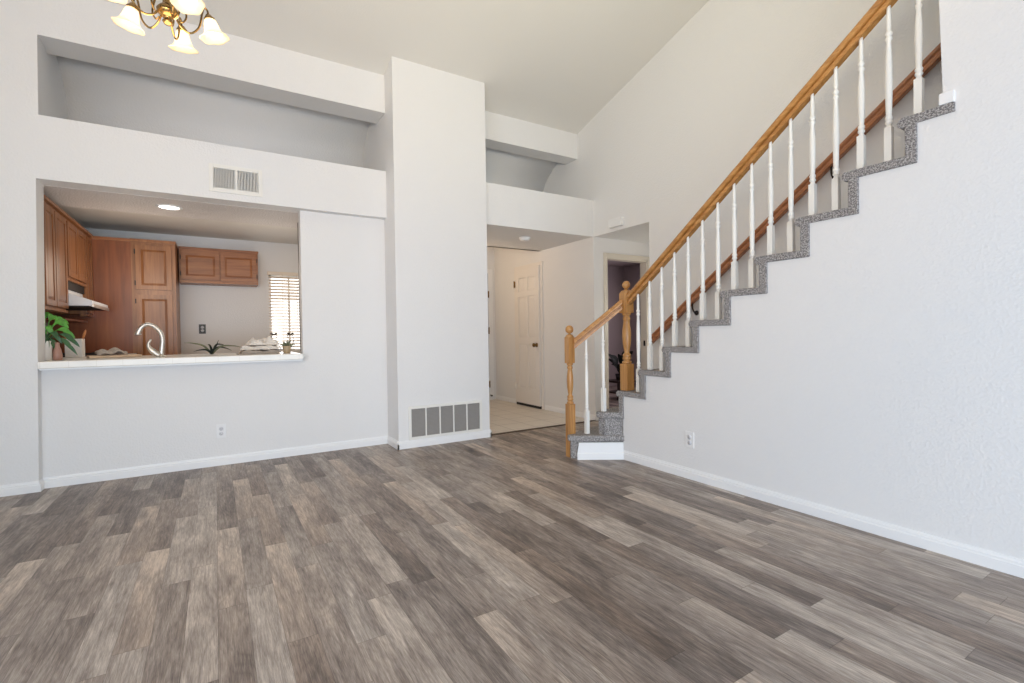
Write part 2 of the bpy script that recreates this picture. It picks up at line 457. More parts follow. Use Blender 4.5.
# half wall and blank panel, set back from the header
bm = N_(); prism(bm, [(-1.082, 0), (XC0 + .01, 0), (XC0 + .01, 2.199), (.672, 2.199), (.672, .864), (-1.082, .864)], 4.73, 4.85, 'Y')
struct('wall_passthrough', bm, WALL, 'white half wall and panel below and beside kitchen opening', 'wall')
bm = N_(); prism(bm, [(YC, 0), (7.2, 0), (7.2, 3.3), (YC, zc(YC) + .03)], XC0, XC1, 'X')
struct('wall_column', bm, WALL, 'tall white column wall reaching the vaulted ceiling', 'wall')
struct('wall_hall_header', B_(XC1 - .01, XR + .02, YH, 5.63, 2.213, ZSH), WALL, 'white header with plant shelf over the entry hall', 'wall')
struct('beam_hall', B_(XC1 - .01, XR + .02, 4.761, 4.984, 3.228, 3.62), WALL, 'short white beam right of the tall column', 'beam')
cove('wall_hall_niche_back', XC1 - .01, XR + .02, 'curved sloping back of the short plant shelf niche over hall')
struct('wall_entry_upper', B_(XC1 - .01, XR + .02, 5.58, 5.63, 2.213, 3.3), WALL, 'wall over the hall soffit facing the entry', 'wall')
bm = N_(); prism(bm, [(-3.2, 0), (3.599, 0), (3.599, 2.213), (YH, 2.213), (YH, 0), (7.0, 0), (7.0, 3.2), (4.99, zc(4.99) + .03), (-3.2, zc(-3.2) + .03)], XR, XR + .1, 'X')
struct('wall_right', bm, WALL, 'tall white far wall behind the staircase and closet door', 'wall')
struct('wall_entry_back', B_(XC1, XR + .02, 6.9, 7.0, 0, 3.2), WALL, 'end wall of the entry with the front door', 'wall')
struct('ceiling_entry', B_(XC1, XR + .02, 5.6, 6.95, 2.9, 3.0), CEIL, 'raised ceiling of the entry', 'ceiling')
# side hall and room beyond
bm = N_(); prism(bm, [(XR + .0004, 0), (4.104, 0), (4.104, 1.98), (4.80, 1.98), (4.80, 0), (5.2, 0), (5.2, 2.4), (XR + .0004, 2.4)], YH - .0015, YH + .11, 'Y')
struct('wall_doorway', bm, WALL, 'white wall around the open doorway behind the newel posts', 'wall')
struct('ceiling_hall', B_(XR + .0006, 5.2, 3.45, YH + .01, 2.2115, 2.4), WALL, 'low ceiling of the side hall behind the stairs', 'ceiling')
struct('wall_hall_end', B_(5.1, 5.2, 3.45, YH + .02, 0, 2.3), WALL, 'end wall of the side hall behind the stairs', 'wall')
struct('wall_hall_near', B_(XR + .1, 5.2, 3.48, 3.599, 0, 2.3), WALL, 'near wall of the side hall behind the stairs', 'wall')
struct('wall_bedroom_back', B_(3.95, 7.2, 7.2, 7.3, 0, 2.5), PURPLE, 'mauve back wall of the dim room seen through doorway', 'wall')
struct('wall_bedroom_right', B_(7.06, 7.16, YH, 7.3, 0, 2.5), PURPLE, 'mauve side wall of the dim room seen through doorway', 'wall')
struct('wall_bedroom_left', B_(XR + .1, XR + .16, YH + .1, 7.3, 0, 2.5), PURPLE, 'mauve near side wall of the dim room', 'wall')
struct('wall_bedroom_near', B_(5.2, 7.1, YH, YH + .11, 0, 2.5), PURPLE, 'mauve wall beside the doorway inside the dim room', 'wall')
struct('ceiling_bedroom', B_(3.95, 7.2, YH + .1, 7.3, 2.378, 2.5), PURPLE, 'mauve ceiling of the dim room', 'ceiling')
# kitchen shell
struct('wall_kitchen_left', B_(-1.56, -1.42, 4.8, 7.3, 0, 2.4), WALL, 'kitchen left wall behind the upper cabinets', 'wall')
bm = N_()
wx0, wx1, wz0, wz1 = .615, 1.12, .86, 1.905
for a in ((-1.5, wx0, 0, 2.45), (wx1, XC0, 0, 2.45), (wx0, wx1, 0, wz0), (wx0, wx1, wz1, 2.45)):
    box(bm, a[0], a[1], 7.17, 7.3, a[2], a[3])
struct('wall_kitchen_back', bm, WALL, 'cream kitchen back wall with the window', 'wall')
struct('ceiling_kitchen_low', B_(-1.42, XC0, 4.83, 5.50, 2.198, 2.24), KCEIL, 'textured low kitchen ceiling over the bar counter', 'ceiling')
struct('ceiling_kitchen', B_(-1.5, XC0, 5.46, 7.2, 2.32, 2.42), CEIL, 'raised kitchen ceiling toward the back wall', 'ceiling')
struct('trim_2', B_(.672, .688, 4.852, 4.90, .93, 2.12), DKWOOD, 'thin dark wood edge inside right jamb of kitchen opening', 'trim')

# stair side wall: solid below the carpeted steps, full height past the landing
S, RUN, YST = .19, .2488, 3.788
def yn(n): return YST - n * RUN
pts = [(-3.2, 0), (2.985, 0)]
for n in range(3, 11):
    pts += [(yn(n) - .055 if n > 3 else 2.985, S * n - .042), (yn(n + 1) - .055, S * n - .042)]
pts += [(yn(11) - .055, S * 11 - .042), (.845, S * 11 - .042), (.845, S * 11), (.888, S * 11), (.97, zc(.9) + .03), (-3.2, zc(-3.2) + .03)]
clean = []
for p in pts:
    if not clean or (abs(p[0] - clean[-1][0]) + abs(p[1] - clean[-1][1])) > 1e-4: clean.append(p)
bm = N_(); prism(bm, clean, XS, XS + .1, 'X')
struct('wall_stairs', bm, WALL, 'white textured side wall below the carpeted stairs', 'wall')

# baseboards
def base_profile(bm, p0, p1, h=.076, t=.014, out=1):
    """a moulded skirting from p0 to p1 on the floor, its face on the 'out' side"""
    a, b = Vector(p0 + (0,)), Vector(p1 + (0,))
    d = (b - a).normalized(); n = Vector((d.y, -d.x, 0)) * out
    prof = [(0, 0), (t, 0), (t, h * .62), (t * .75, h * .68), (t * .75, h * .8), (t * .4, h * .88), (t * .3, h), (0, h)]
    A = [bm.verts.new(a + n * x + Vector((0, 0, z))) for x, z in prof]
    D = [bm.verts.new(b + n * x + Vector((0, 0, z))) for x, z in prof]
    k = len(prof)
    for i in range(k): bm.faces.new((A[i], A[(i + 1) % k], D[(i + 1) % k], D[i]))
    bm.faces.new(A); bm.faces.new(list(reversed(D)))
def baseboard(name, segs, label):
    bm = N_()
    for s in segs: base_profile(bm, *s)
    struct(name, bm, TRIM, label, 'baseboard')
baseboard('baseboard_left', [((-1.95, YF), (-1.082, YF))], 'white baseboard on the short wall at far left')
baseboard('baseboard_passthrough', [((-1.082, 4.73), (XC0, 4.73)), ((-1.082, YF - .013), (-1.082, 4.73))], 'white baseboard below the kitchen pass-through wall')
baseboard('baseboard_column', [((XC0, 4.73), (XC0, YC - .014)), ((XC0 - .014, YC), (XC1 + .014, YC)), ((XC1, YC - .014), (XC1, 6.9))], 'white baseboard around the foot of the tall column')
baseboard('baseboard_right', [((XS, -3.2), (XS, 2.985), .076, .014, -1)], 'long white baseboard along the stair side wall')
baseboard('baseboard_entry', [((XR, YH + .0), (XR, 5.52), .07, .012, -1), ((XR, 6.28), (XR, 6.9), .07, .012, -1)], 'white baseboard along the closet wall in the entry')
baseboard('baseboard_hall', [((XR - .012, YH), (4.05, YH), .07, .012, 1)], 'short white baseboard left of the open doorway')

# ------------------------------------------------------------------ doors
def grid_door(bm, w, h, xs, zs, cells, t=.04, fr=.011, rz=.012):
    """a slab (front toward -Y) with rails and stiles standing proud and raised fielded panels in the given cells"""
    box(bm, 0, w, -t + fr, 0, 0, h)
    for i in range(len(xs) - 1):
        for j in range(len(zs) - 1):
            x0, x1, z0, z1 = xs[i], xs[i + 1], zs[j], zs[j + 1]
            if (i, j) in cells:
                g = rz
                f0 = [bm.verts.new((x, -t + fr - .0002, z)) for x, z in ((x0 + g, z0 + g), (x1 - g, z0 + g), (x1 - g, z1 - g), (x0 + g, z1 - g))]
                g2 = g + .022 if min(x1 - x0, z1 - z0) > .09 else g + .01
                f1 = [bm.verts.new((x, -t + .002, z)) for x, z in ((x0 + g2, z0 + g2), (x1 - g2, z0 + g2), (x1 - g2, z1 - g2), (x0 + g2, z1 - g2))]
                bm.faces.new(f1)
                for k in range(4): bm.faces.new((f0[k], f0[(k + 1) % 4], f1[(k + 1) % 4], f1[k]))
            else:
                box(bm, x0, x1, -t, -t + fr, z0, z1)
def six_panel(w, h):
    bm = N_()
    xs = [0, w * .15, w * .45, w * .55, w * .85, w]
    zs = [0, h * .115, h * .44, h * .49, h * .795, h * .835, h * .935, h]
    grid_door(bm, w, h, xs, zs, {(i, j) for i in (1, 3) for j in (1, 3, 5)}, t=.035, fr=.01, rz=.008)
    return bm
d1 = thing('door_1', 'white six panel closet door with dark knob in the entry', 'door', (XR - .002, 6.215, .02), -PI / 2)
d1['kind'] = 'structure'
w1 = 6.215 - 5.59
obj('door_slab', six_panel(w1, 1.968), DOORW, d1, (0, 0, .02))
bm = N_()
box(bm, -.055, -.004, -.014, 0, -.02, 2.045, bevel=.004); box(bm, w1 + .004, w1 + .055, -.014, 0, -.02, 2.045, bevel=.004); box(bm, -.004, w1 + .004, -.013, 0, 1.992, 2.044, bevel=.004)
obj('casing', bm, DOORW, d1)
bm = N_()
mt = Matrix.Rotation(PI / 2, 4, 'X')
lathe(bm, [(.031, .035), (.031, .041), (.012, .045), (.012, .062), (.02, .068), (.028, .08), (.027, .095), (.014, .103), (0, .104)], 20, (w1 - .065, 0, .88), mt)
k = obj('knob', bm, BRASSD, d1); k['label'] = 'dark bronze door knob'
for hz in (1.78, .26):
    bm = N_(); box(bm, -.012, .012, -.05, -.034, hz - .045, hz + .045, bevel=.003)
    tube(bm, [(-.0, -.052, hz - .05), (0, -.052, hz + .05)], .007, 8, 0)
    obj('hinge', bm, BRASSD if hz > 1 else DOORW, d1)
bm = B_(0, w1, -.034, -.001, -.0155, .0195); obj('gap_shade_strip', bm, DARK, d1)['label'] = 'dark strip painted in as the shade under the door'  # solid dark box in the gap, its colour stands for the shade

d2 = thing('door_2', 'white front door edge with hinges at end of the entry', 'door', (2.86, 6.898, .02))
d2['kind'] = 'structure'
obj('door_slab', six_panel(.88, 2.0), DOORW, d2)
bm = N_(); box(bm, .90, .985, -.02, 0, -.02, 2.09, bevel=.004); box(bm, -.08, -.01, -.02, 0, -.02, 2.09, bevel=.004); box(bm, -.01, .90, -.019, 0, 2.02, 2.089, bevel=.004)
obj('casing', bm, TRIM, d2)
for hz in (1.68, 1.1, .24):
    bm = N_(); box(bm, .878, .902, -.048, -.03, hz - .05, hz + .05, bevel=.003)
    tube(bm, [(.89, -.05, hz - .055), (.89, -.05, hz + .055)], .008, 8, 0)
    obj('hinge', bm, BRASSD, d2)
bm = N_(); tube(bm, [(.915, -.02, .06), (.915, -.06, .055)], .008, 8, 0); lathe(bm, [(.012, 0), (.014, .006), (.012, .014), (0, .016)], 12, (.915, -.06, .055), mt)
obj('door_stop', bm, BLACK, d2)

d3 = thing('door_3', 'cream casing of the open doorway to the dim room', 'doorway', (4.104, YH, 0))
d3['kind'] = 'structure'
CAS = plain('cream_casing', (222, 214, 200), .45)
bm = N_(); box(bm, -.055, 0, -.018, .0, 0, 2.035, bevel=.005); box(bm, .696, .751, -.018, .0, 0, 2.035, bevel=.005); box(bm, 0, .696, -.017, 0, 1.98, 2.034, bevel=.005)
obj('casing', bm, CAS, d3)
bm = N_(); box(bm, 0, .012, -.001, .11, 0, 1.98); box(bm, .684, .696, -.001, .11, 0, 1.98); box(bm, 0, .696, -.001, .11, 1.968, 1.98)
obj('jamb', bm, CAS, d3)
obj('strike_plate', B_(.68, .685, .03, .06, .88, .95), BLACK, d3)

# ------------------------------------------------------------------ staircase
st = thing('staircase', 'straight carpeted staircase with grey speckled carpet and flared bottom steps', 'staircase', (XS, 2.985, 0))
def sub(o, p):  # coordinates given in the room, object parented at its thing
    o.location = Vector(o.location) - Vector(p.location); return o
def step_poly(poly, z0, z1, nose=.022, th=.045):
    """a flared bottom step: riser body plus a rounded carpeted tread overhanging it"""
    bm = N_()
    prism(bm, poly, z0, z1 - .01, 'Z', bevel=.012)
    c = Vector((sum(p[0] for p in poly) / len(poly), sum(p[1] for p in poly) / len(poly)))
    big = []
    for p in poly:
        v = Vector(p) - c; v = v * (1 + nose / v.length); q = c + v
        big.append((min(q.x, XR - .004), max(q.y, 2.955) if q.x < 3.2 else max(q.y, 2.98)))
    prism(bm, big, z1 - th, z1, 'Z', bevel=.016, seg=3)
    return bm
p1 = [(2.91, 2.995), (2.568, 3.213), (2.545, 3.242), (2.56, 3.275), (2.66, 3.315), (2.95, 3.40), (3.885, 3.575), (3.885, 2.995)]
p2 = [(2.91, 2.992), (2.785, 3.08), (2.77, 3.15), (3.0, 3.235), (3.885, 3.33), (3.885, 2.992)]
sub(obj('step', step_poly(p1, 0, S + .01, .026, .05), CARPET, st), st)
sub(obj('step', step_poly(p2, S - .03, 2 * S + .012, .026, .05), CARPET, st), st)
for n in range(3, 12):
    y = yn(n); z1 = S * n; z0 = S * (n - 1)
    yb = yn(n + 1) - .03 if n < 11 else -.6
    if n == 11: yb_face = .845
    bm = N_()
    prof = [(y - .018, z0 - .043), (y - .018, z1 - .05), (y - .002, z1 - .05), (y + .010, z1 - .04), (y + .014, z1 - .025), (y + .009, z1 - .008), (y - .006, z1), (yb, z1), (yb, z1 - .043), (y - .066, z1 - .043), (y - .066, z0 - .043)]
    xf = 2.884 + .0015 * (n % 2)
    if n == 11:
        prism(bm, [(a if a > .8 else .845, b) for a, b in prof], xf, XS + .11, 'X', bevel=.006)
        prism(bm, prof, XS + .10, XR - .005, 'X', bevel=.006)
    else:
        prism(bm, prof, xf, XR - .005 - .0015 * (n % 2), 'X', bevel=.006)
    sub(obj('step', bm, CARPET, st), st)
# white board closing the side of the bottom step
bm = N_()
a, b = Vector((2.897, 2.985, 0)), Vector((2.575, 3.195, 0))
d = (b - a).normalized(); nn = Vector((-d.y, d.x, 0)) * -1
if nn.y > 0: nn = -nn
prof = [(0, 0), (.018, 0), (.018, .05), (.012, .058), (.012, .142), (0, .142)]
A = [bm.verts.new(a + nn * x + Vector((0, 0, z))) for x, z in prof]; D = [bm.verts.new(b + nn * x - d * (.0 if z < .1 else .015) + Vector((0, 0, z))) for x, z in prof]
for i in range(6): bm.faces.new((A[i], A[(i + 1) % 6], D[(i + 1) % 6], D[i]))
bm.faces.new(A); bm.faces.new(list(reversed(D)))
sub(obj('skirt_board', bm, TRIM, st), st)['label'] = 'white painted board closing the bottom step'
# small wall-end block above the landing
struct('trim_3', B_(2.886, XS + .11, .846, .902, S * 11 + .001, S * 11 + .055, bevel=.005), TRIM, 'small white baseboard block where upper wall meets landing carpet', 'trim')

# railing
rl = thing('stair_railing', 'honey oak handrail with turned newel posts and white balusters up the stairs', 'stair railing', (2.585, 3.30, 0))
def newel(zb, z_sq0, z_t0, z_sq1, ztop, w=.046):
    bm = N_()
    box(bm, -w, w, -w, w, zb, z_sq0, bevel=.004)
    L_ = z_t0 - z_sq0
    k = w / .046
    P = [(.040, 0), (.044, .015), (.044, .045), (.030, .06), (.030, .075), (.040, .09), (.040, .12), (.032, .135), (.038, .155), (.038, .185), (.030, .2), (.024, .22), (.027, .26), (.038, .40), (.042, .55), (.040, .66), (.033, .78), (.028, .85), (.036, .87), (.036, .905), (.029, .92), (.029, .945), (.041, .96), (.041, 1.0)]
    lathe(bm, [(r * k, z_sq0 + f * L_) for r, f in P], 28)
    box(bm, -w, w, -w, w, z_t0, z_sq1 - .012)
    # chamfered cap and ball
    lathe(bm, [(w * 1.38, z_sq1 - .012), (w * .85, z_sq1 + .012), (w * .42, z_sq1 + .016), (w * .42, z_sq1 + .022)], 4, (0, 0, 0), Matrix.Rotation(PI / 4, 4, 'Z'))
    zz = z_sq1 + .022; rb = (ztop - zz) / 2
    lathe(bm, [(rb * math.sin(PI * i / 12) + (.004 if i in (0, 12) else 0), zz + rb - rb * math.cos(PI * i / 12)) for i in range(13)], 24)
    return bm
P1, P2 = (2.590, 3.300), (2.973, 3.008)
sub(obj('newel_post', newel(.0, .455, .805, 1.035, 1.128, .031), OAK, rl, (P1[0], P1[1], 0)), rl)
sub(obj('newel_post', newel(3 * S, .795, 1.225, 1.405, 1.495, .0415), OAK, rl, (P2[0], P2[1], 0)), rl)
def rail(p0, p1, prof):
    """moulded rail: prof (sideways, up) swept plumb from p0 to p1"""
    bm = N_(); a, b = Vector(p0), Vector(p1)
    h = Vector((b.x - a.x, b.y - a.y, 0)).normalized(); s = Vector((-h.y, h.x, 0))
    A = [bm.verts.new(a + s * x + Vector((0, 0, z))) for x, z in prof]; D = [bm.verts.new(b + s * x + Vector((0, 0, z))) for x, z in prof]
    k = len(prof)
    for i in range(k): bm.faces.new((A[i], A[(i + 1) % k], D[(i + 1) % k], D[i]))
    bm.faces.new(A); bm.faces.new(list(reversed(D)))
    return bm
def sym(h): return h + [(-x, z) for x, z in reversed(h)]
RP = sym([(.022, 0), (.022, .026), (.010, .030), (.010, .040), (.026, .044), (.032, .050), (.033, .060), (.031, .070), (.024, .074), (.024, .078), (.020, .088), (.008, .094)])
def zrail(y): return 1.292 + .764 * (2.967 - y)      # underside of the main rail
XB = 2.965
sub(obj('handrail', rail((XB, 2.965, zrail(2.965)), (XB, .9, zrail(.9)), RP), OAKY, rl), rl)
d12 = Vector((P2[0] - P1[0], P2[1] - P1[1]))
def low(t): return (P1[0] + d12.x * t, P1[1] + d12.y * t)
zl0, zl1 = .923, 1.253
a, b = low(.08), low(.92)
sub(obj('handrail', rail((a[0], a[1], zl0), (b[0], b[1], zl1), RP), OAKY, rl), rl)
def baluster(zb, zt, blk=.19):
    bm = N_()
    w = .0165
    box(bm, -w, w, -w, w, zb, zb + blk, bevel=.002)
    z = zb + blk; L_ = zt - z
    lathe(bm, [(.0165, z - .002), (.011, z + .01), (.011, z + .014), (.0165, z + .02), (.0165, z + .028), (.012, z + .034), (.0165, z + .042), (.0165, z + .05), (.012, z + .058), (.0135, z + .075), (.0165, z + L_ * .36), (.0155, z + L_ * .5), (.0105, zt - .195), (.0155, zt - .185), (.0155, zt - .175), (.0095, zt - .168), (.0155, zt - .16), (.0155, zt - .148), (.0095, zt - .14), (.0115, zt - .12), (.0095, zt - .04), (.0085, zt)], 14)
    return bm
bals = []
for n in range(3, 12):
    for f in (.2, .7):
        if (n == 3 and f == .2) or (n == 11 and f == .7): continue
        y = YST - RUN * (n + f)
        if f not in [q[0] for q in bals]:
            o = obj('baluster', baluster(0, zrail(y) + .02 - n * S), WHITEB, rl, (XB, y, n * S)); bals.append((f, o))
        else:
            src = [q[1] for q in bals if q[0] == f][0]
            o = src.copy(); C.objects.link(o); o.parent = rl; o.location = (XB, y, n * S)
        sub(o, rl)
for t, zb in ((.291, S + .008), (.587, 2 * S + .01)):
    q = low(t); zt = zl0 + (zl1 - zl0) * (t - .08) / .84 + .02
    sub(obj('baluster', baluster(0, zt - zb, .2), WHITEB, rl, (q[0], q[1], zb)), rl)

wr = thing('wall_handrail', 'reddish brown handrail fixed to the far wall of stairs', 'handrail', (3.835, 3.52, .94))
RP2 = sym([(.019, 0), (.023, .006), (.023, .030), (.016, .038), (.016, .048), (.023, .056), (.026, .066), (.024, .080), (.014, .090)])
obj('rail', rail((0, 0, 0), (0, .7 - 3.52, .76 * (3.52 - .7)), RP2), RAILW, wr)
for yy in (3.02, 1.81):
    zz = .76 * (3.52 - yy)
    bm = N_(); tube(bm, [(0, yy - 3.52, zz + .01), (.003, yy - 3.52, zz - .045), (.03, yy - 3.52, zz - .08), (.058, yy - 3.52, zz - .085)], .007, 8)
    lathe(bm, [(.024, 0), (.022, .006), (0, .008)], 16, (.058, yy - 3.52, zz - .085), Matrix.Rotation(-PI / 2, 4, 'Y'))
    obj('bracket', bm, IRON, wr)

# ------------------------------------------------------------------ vents, plates, small wall things
v = thing('return_air_grille', 'wide white return air grille low on the tall column', 'vent', (1.925, YC, .075))
bm = N_(); x0, x1, z1 = -.39, .39, .315
for bx in ((x0 + .028, x1 - .028, 0, .025), (x0 + .028, x1 - .028, z1 - .025, z1)): box(bm, bx[0], bx[1], -.012, 0, bx[2], bx[3], bevel=.002)
xs = [x0 + .028 + i * (.724 / 5) for i in range(6)]
box(bm, x0, x0 + .028, -.012, 0, 0, z1, bevel=.002); box(bm, x1 - .028, x1, -.012, 0, 0, z1, bevel=.002)
for i in range(1, 5): box(bm, xs[i] - .006, xs[i] + .006, -.011, 0, .024, z1 - .024)
obj('frame', bm, GRILLEW, v)
for i in range(5):
    bm = N_()
    a, b = xs[i] + (.004 if i else 0), xs[i + 1] - (.004 if i < 4 else 0)
    q = 22
    for k in range(q):
        z = .03 + k * (z1 - .06) / (q - 1)
        vs = [bm.verts.new(p) for p in ((a, -.008, z - .004), (b, -.008, z - .004), (b, -.001, z + .004), (a, -.001, z + .004), (a, -.008, z - .0025), (b, -.008, z - .0025), (b, -.001, z + .0055), (a, -.001, z + .0055))]
        for f in ((3, 2, 1, 0), (4, 5, 6, 7), (0, 1, 5, 4), (2, 3, 7, 6)): bm.faces.new([vs[j] for j in f])
    obj('louver_panel', bm, LOUVER, v)
obj('filter', B_(x0 + .02, x1 - .02, -.0008, -.0002, .02, z1 - .02), FILTER, v)

v = thing('supply_air_register', 'cream two panel supply register high above the pass-through', 'vent', (.175, YF, 2.255))
bm = N_(); x0, x1, z1 = -.193, .193, .226
box(bm, x0 + .03, x1 - .03, -.01, 0, 0, .034, bevel=.002); box(bm, x0 + .03, x1 - .03, -.01, 0, z1 - .03, z1, bevel=.002)
box(bm, x0, x0 + .03, -.01, 0, 0, z1, bevel=.002); box(bm, x1 - .03, x1, -.01, 0, 0, z1, bevel=.002); box(bm, -.008, .008, -.0095, 0, .033, z1 - .029)
obj('frame', bm, GRILLEW, v)
for a, b in ((x0 + .03, -.008), (.008, x1 - .03)):
    bm = N_()
    for k in range(14):
        x = a + (k + .5) * (b - a) / 14
        box(bm, x - .0028, x + .0028, -.008, -.001, .03, z1 - .026)
    obj('louver_panel', bm, GRILLEW, v)
obj('duct', B_(x0 + .02, x1 - .02, -.0008, -.0002, .03, z1 - .025), GREYDUCT, v)

def outlet(name, label, loc, rz, plate_m, sock_m):
    t = thing(name, label, 'outlet', loc, rz)
    bm = N_(); box(bm, -.036, .036, -.006, 0, -.058, .058, bevel=.003); obj('plate', bm, plate_m, t)
    for s in (-1, 1):
        bm = N_(); lathe(bm, [(.0165, .006), (.0165, .0085), (0, .0086)], 20, (0, 0, s * .02), mt)
        so = obj('socket', bm, sock_m, t)
        bm = N_(); box(bm, -.007, -.005, -.0095, -.0088, s * .02 - .002, s * .02 + .007); box(bm, .005, .007, -.0095, -.0088, s * .02 - .002, s * .02 + .007); box(bm, -.002, .002, -.0095, -.0088, s * .02 - .01, s * .02 - .006)
        obj('slots', bm, SLOT, so)
outlet('wall_outlet', 'white outlet on the wall under the pass-through counter', (.026, 4.73, .285), 0, PLATE, SOCKET)
outlet('wall_outlet', 'white outlet on the stair side wall near the floor', (XS, 2.315, .283), -PI / 2, PLATE, SOCKET)
outlet('wall_outlet', 'black outlet on the kitchen back wall below overhead cabinets', (-.135, 7.17, 1.178), 0, BLACK, SOCKET)

ch = thing('door_chime', 'small white chime box on wall above side hall opening', 'door chime', (XR, 4.068, 2.296), -PI / 2)
bm = N_(); box(bm, -.1, .1, -.045, 0, -.047, .047, bevel=.006); obj('cover', bm, PLATE, ch)
bm = N_(); box(bm, -.105, .105, -.006, 0, -.052, .052, bevel=.002); obj('back_plate', bm, PLATE, ch)
sd = thing('smoke_detector', 'round white smoke detector on the hall ceiling', 'smoke detector', (3.19, 4.90, 2.213))
bm = N_(); lathe(bm, [(.07, 0), (.07, -.012), (.062, -.014)], 28); obj('base', bm, PLATE, sd)
bm = N_(); lathe(bm, [(.06, -.013), (.058, -.028), (.045, -.038), (0, -.04)], 28); obj('cover', bm, PLATE, sd)
rc = thing('recessed_light', 'lit round recessed light in the low kitchen ceiling', 'ceiling light', (-.316, 5.125, 2.198))
bm = N_(); lathe(bm, [(.098, 0), (.096, -.006), (.08, -.009), (.072, -.004), (.072, -.001), (.098, -.0005)], 32); obj('trim_ring', bm, TRIM, rc)
bm = N_(); lathe(bm, [(.073, -.0035), (.05, -.007), (0, -.008)], 32); obj('lens', bm, LENS, rc)

# ------------------------------------------------------------------ chandelier
CH = (-.131, 2.295)
zt = zc(CH[1])
cl = thing('chandelier', 'brass chandelier with lit frosted bell shades hanging from the ceiling', 'chandelier', (CH[0], CH[1], 2.250))
bm = N_(); lathe(bm, [(.0, .02), (.012, .022), (.018, .032), (.012, .042), (.02, .05), (.034, .062), (.036, .075), (.026, .088), (.016, .098), (.014, .15), (.024, .165), (.03, .19), (.018, .215), (.01, .225), (.008, .30)], 24)
obj('hub', bm, BRASS, cl)
bm = N_(); top = zt - 2.250
for i in range(int((top - .30 - .05) / .028)):
    z = .30 + i * .028
    R = Matrix.Rotation(PI / 2 * (i % 2), 4, 'Z')
    tube(bm, [tuple(R @ Vector((.007 * math.cos(a), 0, z + .018 * math.sin(a) + .014))) for a in [2 * PI * k / 10 for k in range(11)]], .002, 6, 0, False)
obj('chain', bm, BRASS, cl)
bm = N_(); lathe(bm, [(.012, top - .07), (.03, top - .06), (.06, top - .03), (.065, top + .01)], 24); obj('canopy', bm, BRASS, cl)
for k, reach in enumerate((.158, .169, .156, .200, .205)):
    ang = math.radians(15 - 72 + 72 * k); fx = (reach - .022) / .170   # measured from +Y toward +X
    rz = -ang + PI / 2                        # local +X points outward
    M = Matrix.Rotation(rz, 4, 'Z')
    bm = N_()
    tube(bm, [tuple(M @ Vector((p[0] * fx, p[1], p[2]))) for p in ((.022, 0, .08), (.05, .0, .03), (.09, 0, .012), (.128, 0, .045), (.143, 0, .105), (.152, 0, .128), (.166, 0, .12), (.170, 0, .10))], .0038, 8)
    tube(bm, [tuple(M @ Vector(p)) for p in ((.02, .0, .17), (.045, 0, .13), (.06, 0, .075), (.047, 0, .045), (.034, 0, .055))], [.004, .004, .0035, .003, .002], 8)
    obj('arm', bm, BRASS, cl)
    T = M @ Matrix.Translation((.170 * fx, 0, .10)) @ Matrix.Rotation(-math.radians(14), 4, 'Y') @ Matrix.Scale(.82, 4)
    bm = N_(); lathe(bm, [(.007, .01), (.013, .004), (.018, -.004), (.024, -.012), (.022, -.02)], 18, (0, 0, 0), T)
    so = obj('socket', bm, BRASS, cl)
    bm = N_()
    prof = [(.019, -.012), (.025, -.022), (.029, -.036), (.033, -.056), (.038, -.074), (.046, -.087), (.057, -.096), (.064, -.100), (.0625, -.103), (.055, -.099), (.044, -.090), (.036, -.077), (.031, -.058), (.027, -.037), (.023, -.024), (.017, -.015)]
    rings = lathe(bm, prof, 36, (0, 0, 0), T, wave=lambda a, z: .05 * math.cos(6 * a) * max(0, (-z - .07) / .03) if z < -.07 else 0)
    sh = obj('lamp_shade', bm, GLASS_SHADE, cl); sh['label'] = 'frosted cream glass bell shade'
    bm = N_(); lathe(bm, [(.009, -.02), (.011, -.035), (.019, -.052), (.021, -.066), (.016, -.08), (.006, -.087), (0, -.088)], 18, (0, 0, 0), T)
    obj('bulb', bm, BULB, cl)
pt = Vector((CH[0], CH[1], 2.20))
point('chandelier_glow', pt, 9, (1.0, .74, .44), .15)

# ------------------------------------------------------------------ kitchen cabinets and counters
def cab_door(name, w, h, parent, loc, rz, hinge_side=None, m=CAB):
    bm = N_()
    f = .043
    grid_door(bm, w, h, [0, f, w - f, w], [0, f, h - f, h], {(1, 1)}, t=.02, fr=.009, rz=.004)
    bmesh.ops.remove_doubles(bm, verts=bm.verts[:], dist=1e-6)
    d = obj(name, bm, m, parent, loc, rz)
    if hinge_side is not None:
        for hz in (.045, h - .045 - .05):
            x = -.012 if hinge_side == 0 else w
            hb = N_(); box(hb, x, x + .012, -.016, .001, hz, hz + .05, bevel=.002)
            obj('hinge', hb, IRON, d)
    return d
# left run (faces +X): local x runs into the depth
XK = -1.06
def left_cab(name, label, y0, y1, z0, z1, splits, mould=True, grp=None):
    t = thing(name, label, 'cabinet', (XK - .02, y0, z0), PI / 2, grp)
    w = y1 - y0; h = z1 - z0
    bm = N_(); box(bm, .001, w - .001, 0, .335, 0, h)
    if mould: box(bm, .001, w - .001, -.028, .02, h - .028, h, bevel=.004)
    box(bm, .001, w - .001, -.012, .05, -.02, 0)
    obj('body', bm, CAB, t)
    for a, b in splits:
        cab_door('door', (b - a) - .012, h - .07, t, (a + .006, 0, .015), 0, 1)
    return t
left_cab('wall_cabinet', 'tall brown upper cabinet with two doors above the plant', 4.86, 5.515, 1.315, 2.14, [(.008, .285), (.292, .645)])
left_cab('wall_cabinet', 'short brown upper cabinet directly above the range hood', 5.52, 6.265, 1.60, 2.14, [(.012, .37), (.378, .735)])
left_cab('wall_cabinet', 'narrow brown upper cabinet in the corner beside range hood', 6.27, 6.525, 1.315, 2.14, [(.012, .243)])

